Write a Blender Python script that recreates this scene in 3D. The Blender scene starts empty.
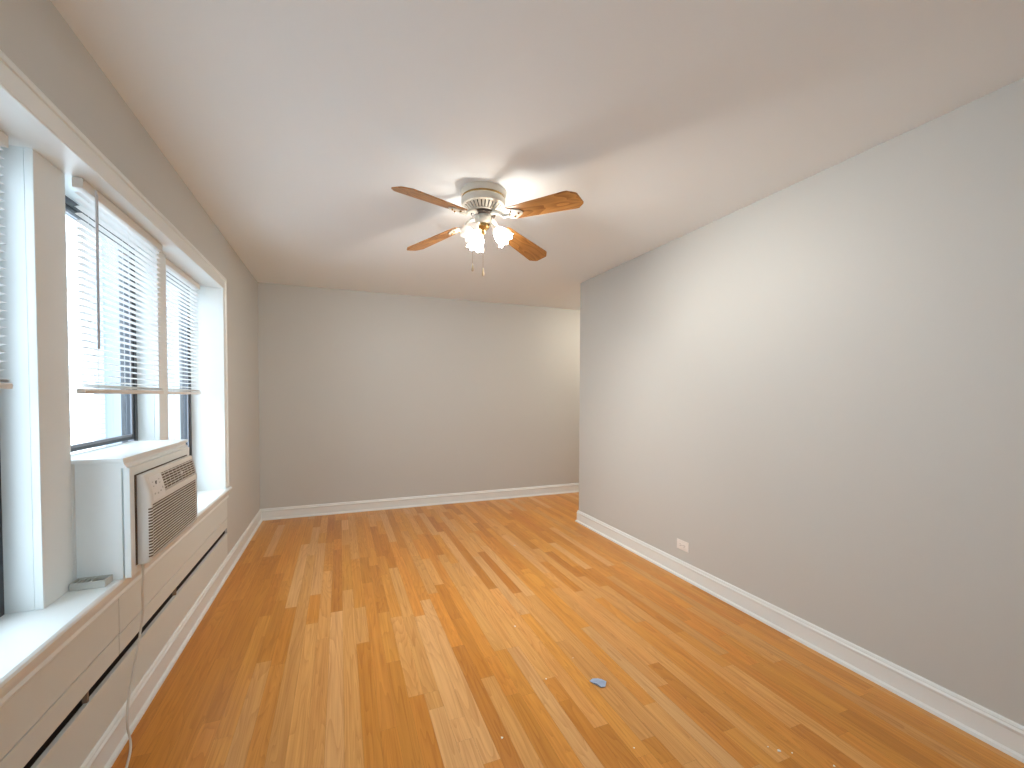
import bpy, bmesh, math, random
from mathutils import Vector, Matrix

random.seed(7)
SC = bpy.context.scene
COL = SC.collection
PI = math.pi

# ------------------------------------------------------------------ camera
CAM_H = 1.36
FPX, PITCH, ROLL, YAW, CYP = 433.876, -0.0251, 0.0034, 0.3772, 406.05
a, b, c = YAW, PITCH, ROLL
FW = Vector((math.sin(a) * math.cos(b), math.cos(a) * math.cos(b), math.sin(b)))
RT = Vector((math.cos(a), -math.sin(a), 0))
UP = RT.cross(FW)
R2 = RT * math.cos(c) + UP * math.sin(c)
U2 = -RT * math.sin(c) + UP * math.cos(c)
cam_data = bpy.data.cameras.new('camera')
cam = bpy.data.objects.new('camera', cam_data)
COL.objects.link(cam)
M = Matrix((R2, U2, -FW)).transposed().to_4x4()
M.translation = Vector((0, 0, CAM_H))
cam.matrix_world = M
cam_data.sensor_fit = 'HORIZONTAL'
cam_data.sensor_width = 36.0
cam_data.lens = FPX / 1024 * 36.0
cam_data.shift_x = 0.0
cam_data.shift_y = (CYP - 384) / 1024
cam_data.clip_start = 0.02
SC.camera = cam

# ------------------------------------------------------------------ sky, exposure
SKY = 3.1
SUN = 12.0
LAMP_W = 45.0
world = bpy.data.worlds.new('overcast_sky')
SC.world = world
world.use_nodes = True
bg = world.node_tree.nodes['Background']
bg.inputs[0].default_value = (0.72, 0.87, 1.0, 1)
bg.inputs[1].default_value = SKY
sun_data = bpy.data.lights.new('added_sun', 'SUN')  # added sun on the building opposite, to bounce more light indoors
sun_data.energy = SUN
sun_data.angle = 0.02
sun_data.color = (0.97, 0.985, 1.0)
added_sun = bpy.data.objects.new('added_sun', sun_data)
COL.objects.link(added_sun)
added_sun.location = (6, 5, 8)
added_sun.rotation_euler = Vector((-0.77, -0.16, -0.62)).to_track_quat('-Z', 'Y').to_euler()
SC.view_settings.view_transform = 'Standard'
SC.view_settings.look = 'None'
SC.view_settings.gamma = 1.0
SC.view_settings.use_curve_mapping = False
SC.view_settings.exposure = 0.58
SC.cycles.use_denoising = True
SC.cycles.max_bounces = 12
SC.cycles.diffuse_bounces = 8
SC.cycles.transparent_max_bounces = 16
SC.cycles.sample_clamp_indirect = 6.0

# ------------------------------------------------------------------ helpers
def material(name, color, rough=0.5, metal=0.0, spec=0.5, noise=0.0, nscale=30.0, bump=0.0, bscale=120.0):
    m = bpy.data.materials.new(name)
    m.use_nodes = True
    nt = m.node_tree
    p = nt.nodes['Principled BSDF']
    p.inputs['Base Color'].default_value = (*color, 1)
    p.inputs['Roughness'].default_value = rough
    p.inputs['Metallic'].default_value = metal
    p.inputs['Specular IOR Level'].default_value = spec
    tc = nt.nodes.new('ShaderNodeTexCoord')
    if noise > 0:
        n = nt.nodes.new('ShaderNodeTexNoise')
        n.inputs['Scale'].default_value = nscale
        n.inputs['Detail'].default_value = 4
        nt.links.new(tc.outputs['Object'], n.inputs['Vector'])
        mx = nt.nodes.new('ShaderNodeMix'); mx.data_type = 'RGBA'
        mx.inputs[6].default_value = (*[v * (1 - noise) for v in color], 1)
        mx.inputs[7].default_value = (*[min(1, v * (1 + noise)) for v in color], 1)
        nt.links.new(n.outputs['Fac'], mx.inputs[0])
        nt.links.new(mx.outputs[2], p.inputs['Base Color'])
    if bump > 0:
        n2 = nt.nodes.new('ShaderNodeTexNoise')
        n2.inputs['Scale'].default_value = bscale
        n2.inputs['Detail'].default_value = 3
        nt.links.new(tc.outputs['Object'], n2.inputs['Vector'])
        bp = nt.nodes.new('ShaderNodeBump')
        bp.inputs['Strength'].default_value = bump
        bp.inputs['Distance'].default_value = 0.002
        nt.links.new(n2.outputs['Fac'], bp.inputs['Height'])
        nt.links.new(bp.outputs['Normal'], p.inputs['Normal'])
    return m

def obj(name, bm, mat, parent=None, smooth=False, angle=35):
    bmesh.ops.recalc_face_normals(bm, faces=bm.faces[:])
    me = bpy.data.meshes.new(name)
    bm.to_mesh(me); bm.free()
    if mat is not None:
        for mm in (mat if isinstance(mat, (list, tuple)) else [mat]):
            me.materials.append(mm)
    if smooth:
        for p in me.polygons:
            p.use_smooth = True
        me.set_sharp_from_angle(angle=math.radians(angle))
    o = bpy.data.objects.new(name, me)
    COL.objects.link(o)
    if parent is not None:
        o.parent = parent
        o.matrix_parent_inverse = parent.matrix_world.inverted()
    return o

def thing(name, label, cat, loc=(0, 0, 0), group=None):
    o = bpy.data.objects.new(name, None)
    COL.objects.link(o)
    o.location = loc
    o.matrix_world = Matrix.Translation(loc)
    o.empty_display_size = 0.05
    o['label'] = label
    o['category'] = cat
    if group:
        o['group'] = group
    return o

def tag(o, label, cat, group=None):
    o['label'] = label
    o['category'] = cat
    if group:
        o['group'] = group
    return o

def struct(o, label=None):
    o['kind'] = 'structure'
    if label:
        o['label'] = label
    return o

def box(bm, x0, x1, y0, y1, z0, z1, bev=0.0, seg=2, mat=0):
    xs, ys, zs = sorted((x0, x1)), sorted((y0, y1)), sorted((z0, z1))
    v = [bm.verts.new((x, y, z)) for x in xs for y in ys for z in zs]
    q = [(0, 1, 3, 2), (4, 6, 7, 5), (0, 4, 5, 1), (2, 3, 7, 6), (0, 2, 6, 4), (1, 5, 7, 3)]
    fs = [bm.faces.new([v[i] for i in f]) for f in q]
    for f in fs:
        f.material_index = mat
    if bev > 0:
        es = list({e for f in fs for e in f.edges})
        bmesh.ops.bevel(bm, geom=es, offset=bev, segments=seg, profile=0.5, affect='EDGES')
    return bm

def lathe(bm, prof, seg=48, mtx=None, cap=True, mat=0):
    """prof: list of (r, z); revolved about local Z"""
    rings = []
    for r, z in prof:
        ring = []
        for i in range(seg):
            t = 2 * PI * i / seg
            p = Vector((r * math.cos(t), r * math.sin(t), z))
            ring.append(bm.verts.new(mtx @ p if mtx else p))
        rings.append(ring)
    for k in range(len(rings) - 1):
        for i in range(seg):
            j = (i + 1) % seg
            f = bm.faces.new((rings[k][i], rings[k][j], rings[k + 1][j], rings[k + 1][i]))
            f.material_index = mat
    if cap:
        for ring in (rings[0], rings[-1]):
            f = bm.faces.new(ring); f.material_index = mat
    return bm

def tube(bm, pts, r, seg=8, mat=0):
    pts = [Vector(p) for p in pts]
    rr = r if isinstance(r, (list, tuple)) else [r] * len(pts)
    rings = []
    n = None
    for i, p in enumerate(pts):
        if i == 0: d = pts[1] - p
        elif i == len(pts) - 1: d = p - pts[i - 1]
        else: d = pts[i + 1] - pts[i - 1]
        d.normalize()
        if n is None:
            n = d.orthogonal().normalized()
        else:
            n = (n - d * n.dot(d)).normalized()
        bn = d.cross(n)
        rings.append([bm.verts.new(p + (n * math.cos(2 * PI * k / seg) + bn * math.sin(2 * PI * k / seg)) * rr[i]) for k in range(seg)])
    for k in range(len(rings) - 1):
        for i in range(seg):
            j = (i + 1) % seg
            f = bm.faces.new((rings[k][i], rings[k][j], rings[k + 1][j], rings[k + 1][i])); f.material_index = mat
    for ring in (rings[0], rings[-1]):
        f = bm.faces.new(ring); f.material_index = mat
    return bm

def prism(bm, poly, f0, f1):
    """poly: list of 2D points, f0/f1 map a 2D point to 3D on both ends"""
    A = [bm.verts.new(f0(p)) for p in poly]
    B = [bm.verts.new(f1(p)) for p in poly]
    n = len(poly)
    bm.faces.new(A); bm.faces.new(B[::-1])
    for i in range(n):
        j = (i + 1) % n
        bm.faces.new((A[i], A[j], B[j], B[i]))
    return bm

def molding(bm, path, prof):
    """extrude prof [(distance to the left of the path, z)] along an XY path with mitred corners"""
    P = [Vector(p) for p in path]
    rings = []
    for i, p in enumerate(P):
        def nrm(u):
            d = u.normalized(); return Vector((-d.y, d.x))
        if i == 0: n = nrm(P[1] - P[0]); k = 1
        elif i == len(P) - 1: n = nrm(P[i] - P[i - 1]); k = 1
        else:
            n1, n2 = nrm(P[i] - P[i - 1]), nrm(P[i + 1] - P[i])
            n = (n1 + n2).normalized(); k = 1 / max(0.2, n.dot(n1))
        rings.append([bm.verts.new((p.x + n.x * d * k, p.y + n.y * d * k, z)) for d, z in prof])
    m = len(prof)
    for r in range(len(rings) - 1):
        for i in range(m):
            j = (i + 1) % m
            bm.faces.new((rings[r][i], rings[r][j], rings[r + 1][j], rings[r + 1][i]))
    bm.faces.new(rings[0]); bm.faces.new(rings[-1][::-1])
    return bm

# ------------------------------------------------------------------ room numbers
XL, XR, YB, YC, H = -0.81, 2.379, 5.322, 4.048, 2.553
YR = -1.9            # rear wall behind the camera
XE = 4.3             # end of the alcove beyond the right wall's corner
WY0, WY1, WZ0, WZ1 = 1.15, 3.767, 0.63, 2.14     # window opening
SILL = 0.655
XWALL = -1.10        # outer face of the left wall
MA = (1.865, 2.04)   # mullions along Y
MB_ = (2.87, 3.00)
XM = -0.905          # front of mullions
BBZ = 0.124

# ------------------------------------------------------------------ materials
m_wall = material('wall_paint_greige', (0.580, 0.578, 0.548), 0.55, spec=0.3, bump=0.12, bscale=160)
m_ceil = material('ceiling_paint_white', (0.86, 0.90, 0.915), 0.7, spec=0.2, bump=0.08, bscale=90)
m_trim = material('trim_paint_white', (0.81, 0.845, 0.835), 0.32, spec=0.5, bump=0.06, bscale=60)
m_panel = material('panel_paint_cream', (0.69, 0.715, 0.685), 0.45, spec=0.4, bump=0.1, bscale=70)
m_dark = material('dark_slot_metal', (0.025, 0.015, 0.012), 0.6)
m_bronze = material('dark_window_metal', (0.06, 0.065, 0.075), 0.4, metal=0.3)
m_alu = material('aluminium_track', (0.24, 0.25, 0.28), 0.4, metal=0.4)
m_slat = material('blind_white_vinyl', (0.86, 0.86, 0.85), 0.4)
m_rail = material('blind_cream_rail', (0.78, 0.74, 0.68), 0.4)
m_wand = material('clear_wand_plastic', (0.55, 0.52, 0.52), 0.25)
m_ac = material('ac_plastic_white', (0.78, 0.76, 0.71), 0.42)
m_acdark = material('ac_dark_interior', (0.12, 0.075, 0.04), 0.7)
m_label = material('control_panel_white', (0.85, 0.83, 0.80), 0.4)
m_ink = material('black_ink', (0.03, 0.03, 0.035), 0.5)
m_cord = material('cord_white_vinyl', (0.66, 0.62, 0.55), 0.5)
m_outlet = material('outlet_plastic', (0.86, 0.83, 0.79), 0.35)
m_slot = material('outlet_slot_dark', (0.08, 0.07, 0.06), 0.6)
m_fan = material('fan_enamel_white', (0.70, 0.66, 0.57), 0.3)
m_brass = material('fan_antique_brass', (0.42, 0.27, 0.10), 0.25, metal=0.9)
m_hub = material('fan_dark_hub', (0.05, 0.035, 0.025), 0.5)
m_paper = material('blue_grey_paper', (0.36, 0.44, 0.60), 0.8, noise=0.12, nscale=60)
m_chip = material('white_paint_chip', (0.85, 0.82, 0.76), 0.8)
m_vent = material('bracket_plastic', (0.52, 0.52, 0.48), 0.5)

def wood_floor():
    m = bpy.data.materials.new('oak_floor_varnished')
    m.use_nodes = True
    nt = m.node_tree; N = nt.nodes; Lk = nt.links
    p = N['Principled BSDF']
    at = N.new('ShaderNodeAttribute'); at.attribute_name = 'tint'; at.attribute_type = 'GEOMETRY'
    uv = N.new('ShaderNodeAttribute'); uv.attribute_name = 'grain'; uv.attribute_type = 'GEOMETRY'
    # fine straight grain
    mp = N.new('ShaderNodeMapping'); mp.inputs['Scale'].default_value = (70, 1.6, 1)
    Lk.new(uv.outputs['Vector'], mp.inputs['Vector'])
    n1 = N.new('ShaderNodeTexNoise'); n1.inputs['Scale'].default_value = 1.0; n1.inputs['Detail'].default_value = 6
    n1.inputs['Roughness'].default_value = 0.65
    Lk.new(mp.outputs['Vector'], n1.inputs['Vector'])
    # cathedral figure
    mp2 = N.new('ShaderNodeMapping'); mp2.inputs['Scale'].default_value = (9, 0.7, 1)
    Lk.new(uv.outputs['Vector'], mp2.inputs['Vector'])
    n2 = N.new('ShaderNodeTexNoise'); n2.inputs['Scale'].default_value = 1.0; n2.inputs['Detail'].default_value = 2
    n2.inputs['Distortion'].default_value = 0.6
    Lk.new(mp2.outputs['Vector'], n2.inputs['Vector'])
    mm = N.new('ShaderNodeMath'); mm.operation = 'MULTIPLY'; mm.inputs[1].default_value = 17.0
    Lk.new(n2.outputs['Fac'], mm.inputs[0])
    fr = N.new('ShaderNodeMath'); fr.operation = 'FRACT'
    Lk.new(mm.outputs[0], fr.inputs[0])
    pw = N.new('ShaderNodeMath'); pw.operation = 'POWER'; pw.inputs[1].default_value = 2.5
    Lk.new(fr.outputs[0], pw.inputs[0])
    ad = N.new('ShaderNodeMath'); ad.operation = 'MULTIPLY_ADD'; ad.inputs[1].default_value = 0.30
    Lk.new(pw.outputs[0], ad.inputs[0])
    cr = N.new('ShaderNodeMapRange'); cr.inputs['From Min'].default_value = 0.40; cr.inputs['From Max'].default_value = 0.66
    cr.inputs['To Min'].default_value = 0.0; cr.inputs['To Max'].default_value = 0.36
    Lk.new(n1.outputs['Fac'], cr.inputs['Value'])
    Lk.new(cr.outputs['Result'], ad.inputs[2])
    dk = N.new('ShaderNodeMix'); dk.data_type = 'RGBA'; dk.blend_type = 'MULTIPLY'
    dk.inputs[7].default_value = (0.58, 0.40, 0.20, 1)
    Lk.new(ad.outputs[0], dk.inputs[0])
    Lk.new(at.outputs['Color'], dk.inputs[6])
    Lk.new(dk.outputs[2], p.inputs['Base Color'])
    p.inputs['Roughness'].default_value = 0.33
    p.inputs['Specular IOR Level'].default_value = 0.42
    bp = N.new('ShaderNodeBump'); bp.inputs['Strength'].default_value = 0.06; bp.inputs['Distance'].default_value = 0.001
    Lk.new(n1.outputs['Fac'], bp.inputs['Height'])
    Lk.new(bp.outputs['Normal'], p.inputs['Normal'])
    return m

def wood_blade():
    m = bpy.data.materials.new('fan_blade_oak')
    m.use_nodes = True
    nt = m.node_tree; N = nt.nodes; Lk = nt.links
    p = N['Principled BSDF']
    tc = N.new('ShaderNodeAttribute'); tc.attribute_name = 'grain'; tc.attribute_type = 'GEOMETRY'
    mp = N.new('ShaderNodeMapping'); mp.inputs['Scale'].default_value = (2.2, 12, 4)
    Lk.new(tc.outputs['Vector'], mp.inputs['Vector'])
    n = N.new('ShaderNodeTexNoise'); n.inputs['Scale'].default_value = 1.0; n.inputs['Detail'].default_value = 1
    Lk.new(mp.outputs['Vector'], n.inputs['Vector'])
    mm = N.new('ShaderNodeMath'); mm.operation = 'MULTIPLY'; mm.inputs[1].default_value = 12
    Lk.new(n.outputs['Fac'], mm.inputs[0])
    fr = N.new('ShaderNodeMath'); fr.operation = 'FRACT'; Lk.new(mm.outputs[0], fr.inputs[0])
    mp2 = N.new('ShaderNodeMapping'); mp2.inputs['Scale'].default_value = (6, 160, 4)
    Lk.new(tc.outputs['Vector'], mp2.inputs['Vector'])
    n2 = N.new('ShaderNodeTexNoise'); n2.inputs['Scale'].default_value = 1.0
    Lk.new(mp2.outputs['Vector'], n2.inputs['Vector'])
    av = N.new('ShaderNodeMath'); av.operation = 'MULTIPLY'
    Lk.new(fr.outputs[0], av.inputs[0]); Lk.new(n2.outputs['Fac'], av.inputs[1])
    cr = N.new('ShaderNodeValToRGB')
    cr.color_ramp.elements[0].position = 0.05; cr.color_ramp.elements[0].color = (0.50, 0.235, 0.065, 1)
    cr.color_ramp.elements[1].position = 0.55; cr.color_ramp.elements[1].color = (0.27, 0.10, 0.022, 1)
    Lk.new(av.outputs[0], cr.inputs[0])
    Lk.new(cr.outputs[0], p.inputs['Base Color'])
    p.inputs['Roughness'].default_value = 0.35
    return m

def pane_material():
    m = bpy.data.materials.new('window_glass')
    m.use_nodes = True
    nt = m.node_tree; N = nt.nodes; Lk = nt.links
    N.remove(N['Principled BSDF'])
    out = N['Material Output']
    t = N.new('ShaderNodeBsdfTransparent'); t.inputs[0].default_value = (0.94, 0.97, 0.97, 1)
    g = N.new('ShaderNodeBsdfGlossy'); g.inputs['Roughness'].default_value = 0.02
    f = N.new('ShaderNodeFresnel'); f.inputs[0].default_value = 1.45
    mx = N.new('ShaderNodeMixShader')
    Lk.new(f.outputs[0], mx.inputs[0]); Lk.new(t.outputs[0], mx.inputs[1]); Lk.new(g.outputs[0], mx.inputs[2])
    Lk.new(mx.outputs[0], out.inputs[0])
    return m

def shade_glass():
    m = bpy.data.materials.new('frosted_shade_glass')
    m.use_nodes = True
    nt = m.node_tree; N = nt.nodes; Lk = nt.links
    N.remove(N['Principled BSDF'])
    out = N['Material Output']
    t = N.new('ShaderNodeBsdfTransparent'); t.inputs[0].default_value = (1, 0.98, 0.95, 1)
    tr = N.new('ShaderNodeBsdfTranslucent'); tr.inputs[0].default_value = (0.95, 0.93, 0.9, 1)
    df = N.new('ShaderNodeBsdfDiffuse'); df.inputs[0].default_value = (0.92, 0.9, 0.87, 1)
    m1 = N.new('ShaderNodeMixShader'); m1.inputs[0].default_value = 0.50
    Lk.new(tr.outputs[0], m1.inputs[1]); Lk.new(df.outputs[0], m1.inputs[2])
    m2 = N.new('ShaderNodeMixShader'); m2.inputs[0].default_value = 0.95
    Lk.new(t.outputs[0], m2.inputs[1]); Lk.new(m1.outputs[0], m2.inputs[2])
    Lk.new(m2.outputs[0], out.inputs[0])
    return m

def emit(name, color, s):
    m = bpy.data.materials.new(name)
    m.use_nodes = True
    p = m.node_tree.nodes['Principled BSDF']
    p.inputs['Base Color'].default_value = (0.9, 0.9, 0.9, 1)
    p.inputs['Emission Color'].default_value = (*color, 1)
    p.inputs['Emission Strength'].default_value = s
    return m

def brick_white():
    m = bpy.data.materials.new('white_painted_brick')
    m.use_nodes = True
    nt = m.node_tree; N = nt.nodes; Lk = nt.links
    p = N['Principled BSDF']
    tc = N.new('ShaderNodeTexCoord')
    mp = N.new('ShaderNodeMapping'); mp.inputs['Rotation'].default_value = (PI / 2, 0, PI / 2)
    Lk.new(tc.outputs['Object'], mp.inputs['Vector'])
    sx = N.new('ShaderNodeSeparateXYZ'); Lk.new(tc.outputs['Object'], sx.inputs[0])
    cb = N.new('ShaderNodeCombineXYZ'); Lk.new(sx.outputs['Y'], cb.inputs[0]); Lk.new(sx.outputs['Z'], cb.inputs[1])
    br = N.new('ShaderNodeTexBrick')
    br.inputs['Color1'].default_value = (0.70, 0.76, 0.82, 1); br.inputs['Color2'].default_value = (0.62, 0.68, 0.74, 1)
    br.inputs['Mortar'].default_value = (0.45, 0.50, 0.55, 1)
    br.inputs['Scale'].default_value = 1.0; br.inputs['Brick Width'].default_value = 0.21
    br.inputs['Row Height'].default_value = 0.075; br.inputs['Mortar Size'].default_value = 0.008
    Lk.new(cb.outputs[0], br.inputs['Vector'])
    Lk.new(br.outputs['Color'], p.inputs['Base Color'])
    p.inputs['Roughness'].default_value = 0.9
    return m

m_floor = wood_floor()
m_blade = wood_blade()
m_pane = pane_material()
m_shade = shade_glass()
m_bulb = emit('lit_bulb', (1.0, 0.93, 0.82), 14.0)
m_bulb_off = material('unlit_bulb_glass', (0.9, 0.9, 0.88), 0.2)
m_brick = brick_white()

# ------------------------------------------------------------------ floor (one mesh of boards)
def build_floor():
    W = 0.068
    x0, x1, y0, y1 = XL - 0.30, XE + 0.1, YR - 0.1, YB + 0.1
    bm = bmesh.new()
    tint = bm.loops.layers.float_color.new('tint')
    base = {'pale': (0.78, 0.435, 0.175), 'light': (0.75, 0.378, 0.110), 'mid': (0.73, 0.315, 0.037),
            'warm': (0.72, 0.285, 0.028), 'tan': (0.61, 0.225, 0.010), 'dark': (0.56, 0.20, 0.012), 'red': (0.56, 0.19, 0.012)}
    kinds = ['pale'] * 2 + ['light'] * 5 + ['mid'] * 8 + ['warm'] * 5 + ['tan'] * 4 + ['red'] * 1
    # boards one can single out in the photograph; columns at far left tinted for shade: column -> (y from, y to, kind)
    fixed = {20: [(1.35, 2.26, 'dark')], 24: [(1.2, 2.14, 'pale')], 17: [(1.1, 1.84, 'pale'), (1.95, 2.67, 'light')],
             16: [(1.95, 2.70, 'light')], 18: [(1.75, 2.66, 'pale')], 26: [(2.85, 3.65, 'dark')],
             25: [(1.84, 3.1, 'light'), (3.1, 4.24, 'pale')], 33: [(1.75, 2.96, 'light')], 34: [(1.1, 2.6, 'light')], 32: [(1.6, 2.7, 'light')],
             28: [(1.37, 2.1, 'light')], 37: [(0.95, 1.2, 'dark')], 41: [(0.6, 1.18, 'dark')], 38: [(0.9, 1.6, 'light')],
             0: [(0.9, 2.22, 'red'), (2.22, 3.4, 'tan'), (3.4, 4.6, 'tan')], 1: [(1.2, 2.0, 'tan'), (2.0, 4.0, 'tan')], 2: [(1.6, 3.3, 'tan'), (3.3, 4.4, 'warm')], 3: [(1.3, 2.6, 'tan'), (2.6, 4.1, 'tan')], 4: [(1.3, 2.1, 'warm'), (2.1, 3.6, 'tan')],  # shade beside the left wall is put into these boards' tint
             8: [(2.9, 4.0, 'light'), (1.6, 2.9, 'light')], 9: [(1.5, 2.8, 'light'), (3.2, 4.3, 'pale')], 10: [(1.5, 2.6, 'light'), (2.6, 3.6, 'light')],
             11: [(1.6, 2.9, 'pale')], 12: [(1.5, 3.2, 'light')], 27: [(4.2, 4.75, 'pale')], 31: [(3.9, 4.4, 'dark')]}
    kmin = int(math.floor((x0 - XL) / W)); kmax = int(math.ceil((x1 - XL) / W))
    rnd = random.Random(31)
    gv = []
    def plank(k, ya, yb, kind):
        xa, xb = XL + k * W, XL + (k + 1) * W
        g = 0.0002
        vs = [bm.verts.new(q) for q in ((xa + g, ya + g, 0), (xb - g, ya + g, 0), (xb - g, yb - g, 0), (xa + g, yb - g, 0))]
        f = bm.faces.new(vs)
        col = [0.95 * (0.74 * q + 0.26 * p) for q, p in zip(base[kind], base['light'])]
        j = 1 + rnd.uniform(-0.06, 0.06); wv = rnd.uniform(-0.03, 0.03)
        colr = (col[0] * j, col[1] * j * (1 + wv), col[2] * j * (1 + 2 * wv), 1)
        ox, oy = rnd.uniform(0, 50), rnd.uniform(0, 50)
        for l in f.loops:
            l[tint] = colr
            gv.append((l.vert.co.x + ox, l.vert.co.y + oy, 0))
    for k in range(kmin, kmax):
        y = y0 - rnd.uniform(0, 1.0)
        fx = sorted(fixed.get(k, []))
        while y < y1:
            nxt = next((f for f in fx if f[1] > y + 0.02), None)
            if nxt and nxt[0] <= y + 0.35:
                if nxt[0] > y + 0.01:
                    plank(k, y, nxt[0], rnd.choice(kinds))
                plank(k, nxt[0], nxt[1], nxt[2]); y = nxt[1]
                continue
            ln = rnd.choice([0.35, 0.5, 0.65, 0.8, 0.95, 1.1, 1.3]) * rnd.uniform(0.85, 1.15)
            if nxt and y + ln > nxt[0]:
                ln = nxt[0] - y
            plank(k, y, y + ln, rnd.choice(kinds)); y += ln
    # dark bed under the joints
    vs = [bm.verts.new(q) for q in ((x0, y0 - 1.2, -0.0015), (x1, y0 - 1.2, -0.0015), (x1, y1 + 1.2, -0.0015), (x0, y1 + 1.2, -0.0015))]
    f = bm.faces.new(vs)
    for l in f.loops:
        l[tint] = (0.16, 0.08, 0.03, 1); gv.append((l.vert.co.x, l.vert.co.y, 0))
    me = bpy.data.meshes.new('floor')
    bm.to_mesh(me); bm.free()
    at = me.attributes.new('grain', 'FLOAT_VECTOR', 'CORNER')
    for i, v in enumerate(gv):
        at.data[i].vector = v
    me.materials.append(m_floor)
    o = bpy.data.objects.new('floor', me); COL.objects.link(o)
    return struct(o, 'varnished orange oak strip floor')
build_floor()

# ------------------------------------------------------------------ shell
bm = bmesh.new(); box(bm, XWALL, XE + 0.15, YR - 0.15, YB + 0.15, H, H + 0.12)
struct(obj('ceiling', bm, m_ceil), 'white painted ceiling')

bm = bmesh.new()
Y0, Y1 = YR - 0.15, YB + 0.15
box(bm, XWALL, XL, Y0, WY0 - 0.012, 0, H)
box(bm, XWALL, XL, WY1 + 0.012, Y1, WZ0, H); box(bm, XWALL, XL, 3.862, Y1, 0, WZ0)
box(bm, XWALL, XL, WY0 - 0.012, WY1 + 0.012, WZ1 + 0.012, H)
box(bm, XWALL, -0.90, WY0 - 0.012, 3.862, 0, WZ0)
struct(obj('wall_left', bm, m_wall), 'greige wall with the window opening')

bm = bmesh.new(); box(bm, XL, XE + 0.15, YB, YB + 0.15, 0, H)
struct(obj('wall_back', bm, m_wall), 'greige wall at the far end')
bm = bmesh.new(); box(bm, XR, XR + 0.14, YR - 0.15, YC, 0, H, 0.004, 2)
struct(obj('wall_right', bm, m_wall), 'greige wall ending in an open corner')
bm = bmesh.new(); box(bm, XE, XE + 0.15, YC - 2.0, YB, 0, H); box(bm, XR + 0.14, XE, YC - 2.0, YC - 1.85, 0, H)
struct(obj('wall_alcove', bm, m_wall), 'greige wall of the side passage')
bm = bmesh.new()
RX0, RX1, RZ0, RZ1 = -0.55, 1.15, 0.75, 2.20
box(bm, XL, RX0, YR - 0.15, YR, 0, H); box(bm, RX1, XR, YR - 0.15, YR, 0, H)
box(bm, RX0, RX1, YR - 0.15, YR, 0, RZ0); box(bm, RX0, RX1, YR - 0.15, YR, RZ1, H)
struct(obj('wall_rear', bm, m_wall), 'greige wall behind the viewer')

# baseboards: board, cap bead, shoe moulding
BBP = [(0, 0), (0.027, 0), (0.027, 0.006), (0.024, 0.014), (0.0145, 0.02), (0.0135, 0.088), (0.0155, 0.092), (0.0165, 0.101),
       (0.0125, 0.107), (0.0105, 0.109), (0.0115, 0.114), (0.0085, 0.121), (0.004, BBZ), (0, BBZ)]
bm = bmesh.new(); molding(bm, [(XL, YB), (XL, YR)][::1], BBP)
struct(obj('baseboard_left', bm, m_trim, smooth=True, angle=25), 'white baseboard under the windows')
bm = bmesh.new(); molding(bm, [(XE, YB), (XL + 0.0, YB)], BBP)
struct(obj('baseboard_back', bm, m_trim, smooth=True, angle=25), 'white baseboard at the far end')
bm = bmesh.new(); molding(bm, [(XR, YR), (XR, YC), (XR + 0.14, YC), (XR + 0.14, YC - 1.85)], BBP)
struct(obj('baseboard_right', bm, m_trim, smooth=True, angle=25), 'white baseboard along the right wall')

# ------------------------------------------------------------------ window trim
def casing_profile_box(bm, y0, y1, z0, z1, horizontal):
    pass

bm = bmesh.new()
cw, ct = 0.088, 0.020
# head and side casings mitred at the corners: profile goes from the opening edge (0) outwards
prof = [(0.0, 0.0), (0.0, 0.013), (0.004, 0.016), (0.009, 0.013), (0.012, 0.012), (0.066, 0.014), (0.069, 0.019), (0.080, 0.022), (0.088, 0.018), (0.088, 0.0)]
def casing_ring(y, z, sy, sz):
    return [bm.verts.new((XL + t, y + sy * d, z + sz * d)) for d, t in prof]
rings = [casing_ring(WY0, SILL + 0.001, -1, 0), casing_ring(WY0, WZ1, -1, 1), casing_ring(WY1, WZ1, 1, 1), casing_ring(WY1, SILL + 0.001, 1, 0)]
n = len(prof)
for r in range(3):
    for i in range(n):
        j = (i + 1) % n
        bm.faces.new((rings[r][i], rings[r][j], rings[r + 1][j], rings[r + 1][i]))
bm.faces.new(rings[0]); bm.faces.new(rings[-1][::-1])
struct(obj('trim_1', bm, m_trim, smooth=True, angle=25), 'white window casing')

# jamb liner: soffit and both reveals
bm = bmesh.new()
box(bm, -1.06, XL + 0.001, WY0 - 0.012, WY1 + 0.012, WZ1, WZ1 + 0.012)
box(bm, -1.06, XL + 0.001, WY1, WY1 + 0.012, WZ0, WZ1)
box(bm, -1.06, XL + 0.001, WY0 - 0.012, WY0, WZ0, WZ1)
struct(obj('trim_2', bm, m_trim), 'white window jamb liner')

# mullions: face board with a jamb behind it
for k, (y0, y1) in enumerate((MA, MB_)):
    bm = bmesh.new()
    box(bm, XM - 0.022, XM, y0, y1, SILL, WZ1, 0.002, 2)
    box(bm, -1.06, XM - 0.024, y0 + 0.004, y1 - 0.004, SILL, WZ1, 0.001, 1)
    struct(obj('trim_%d' % (3 + k), bm, m_trim), 'white window mullion')

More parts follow.
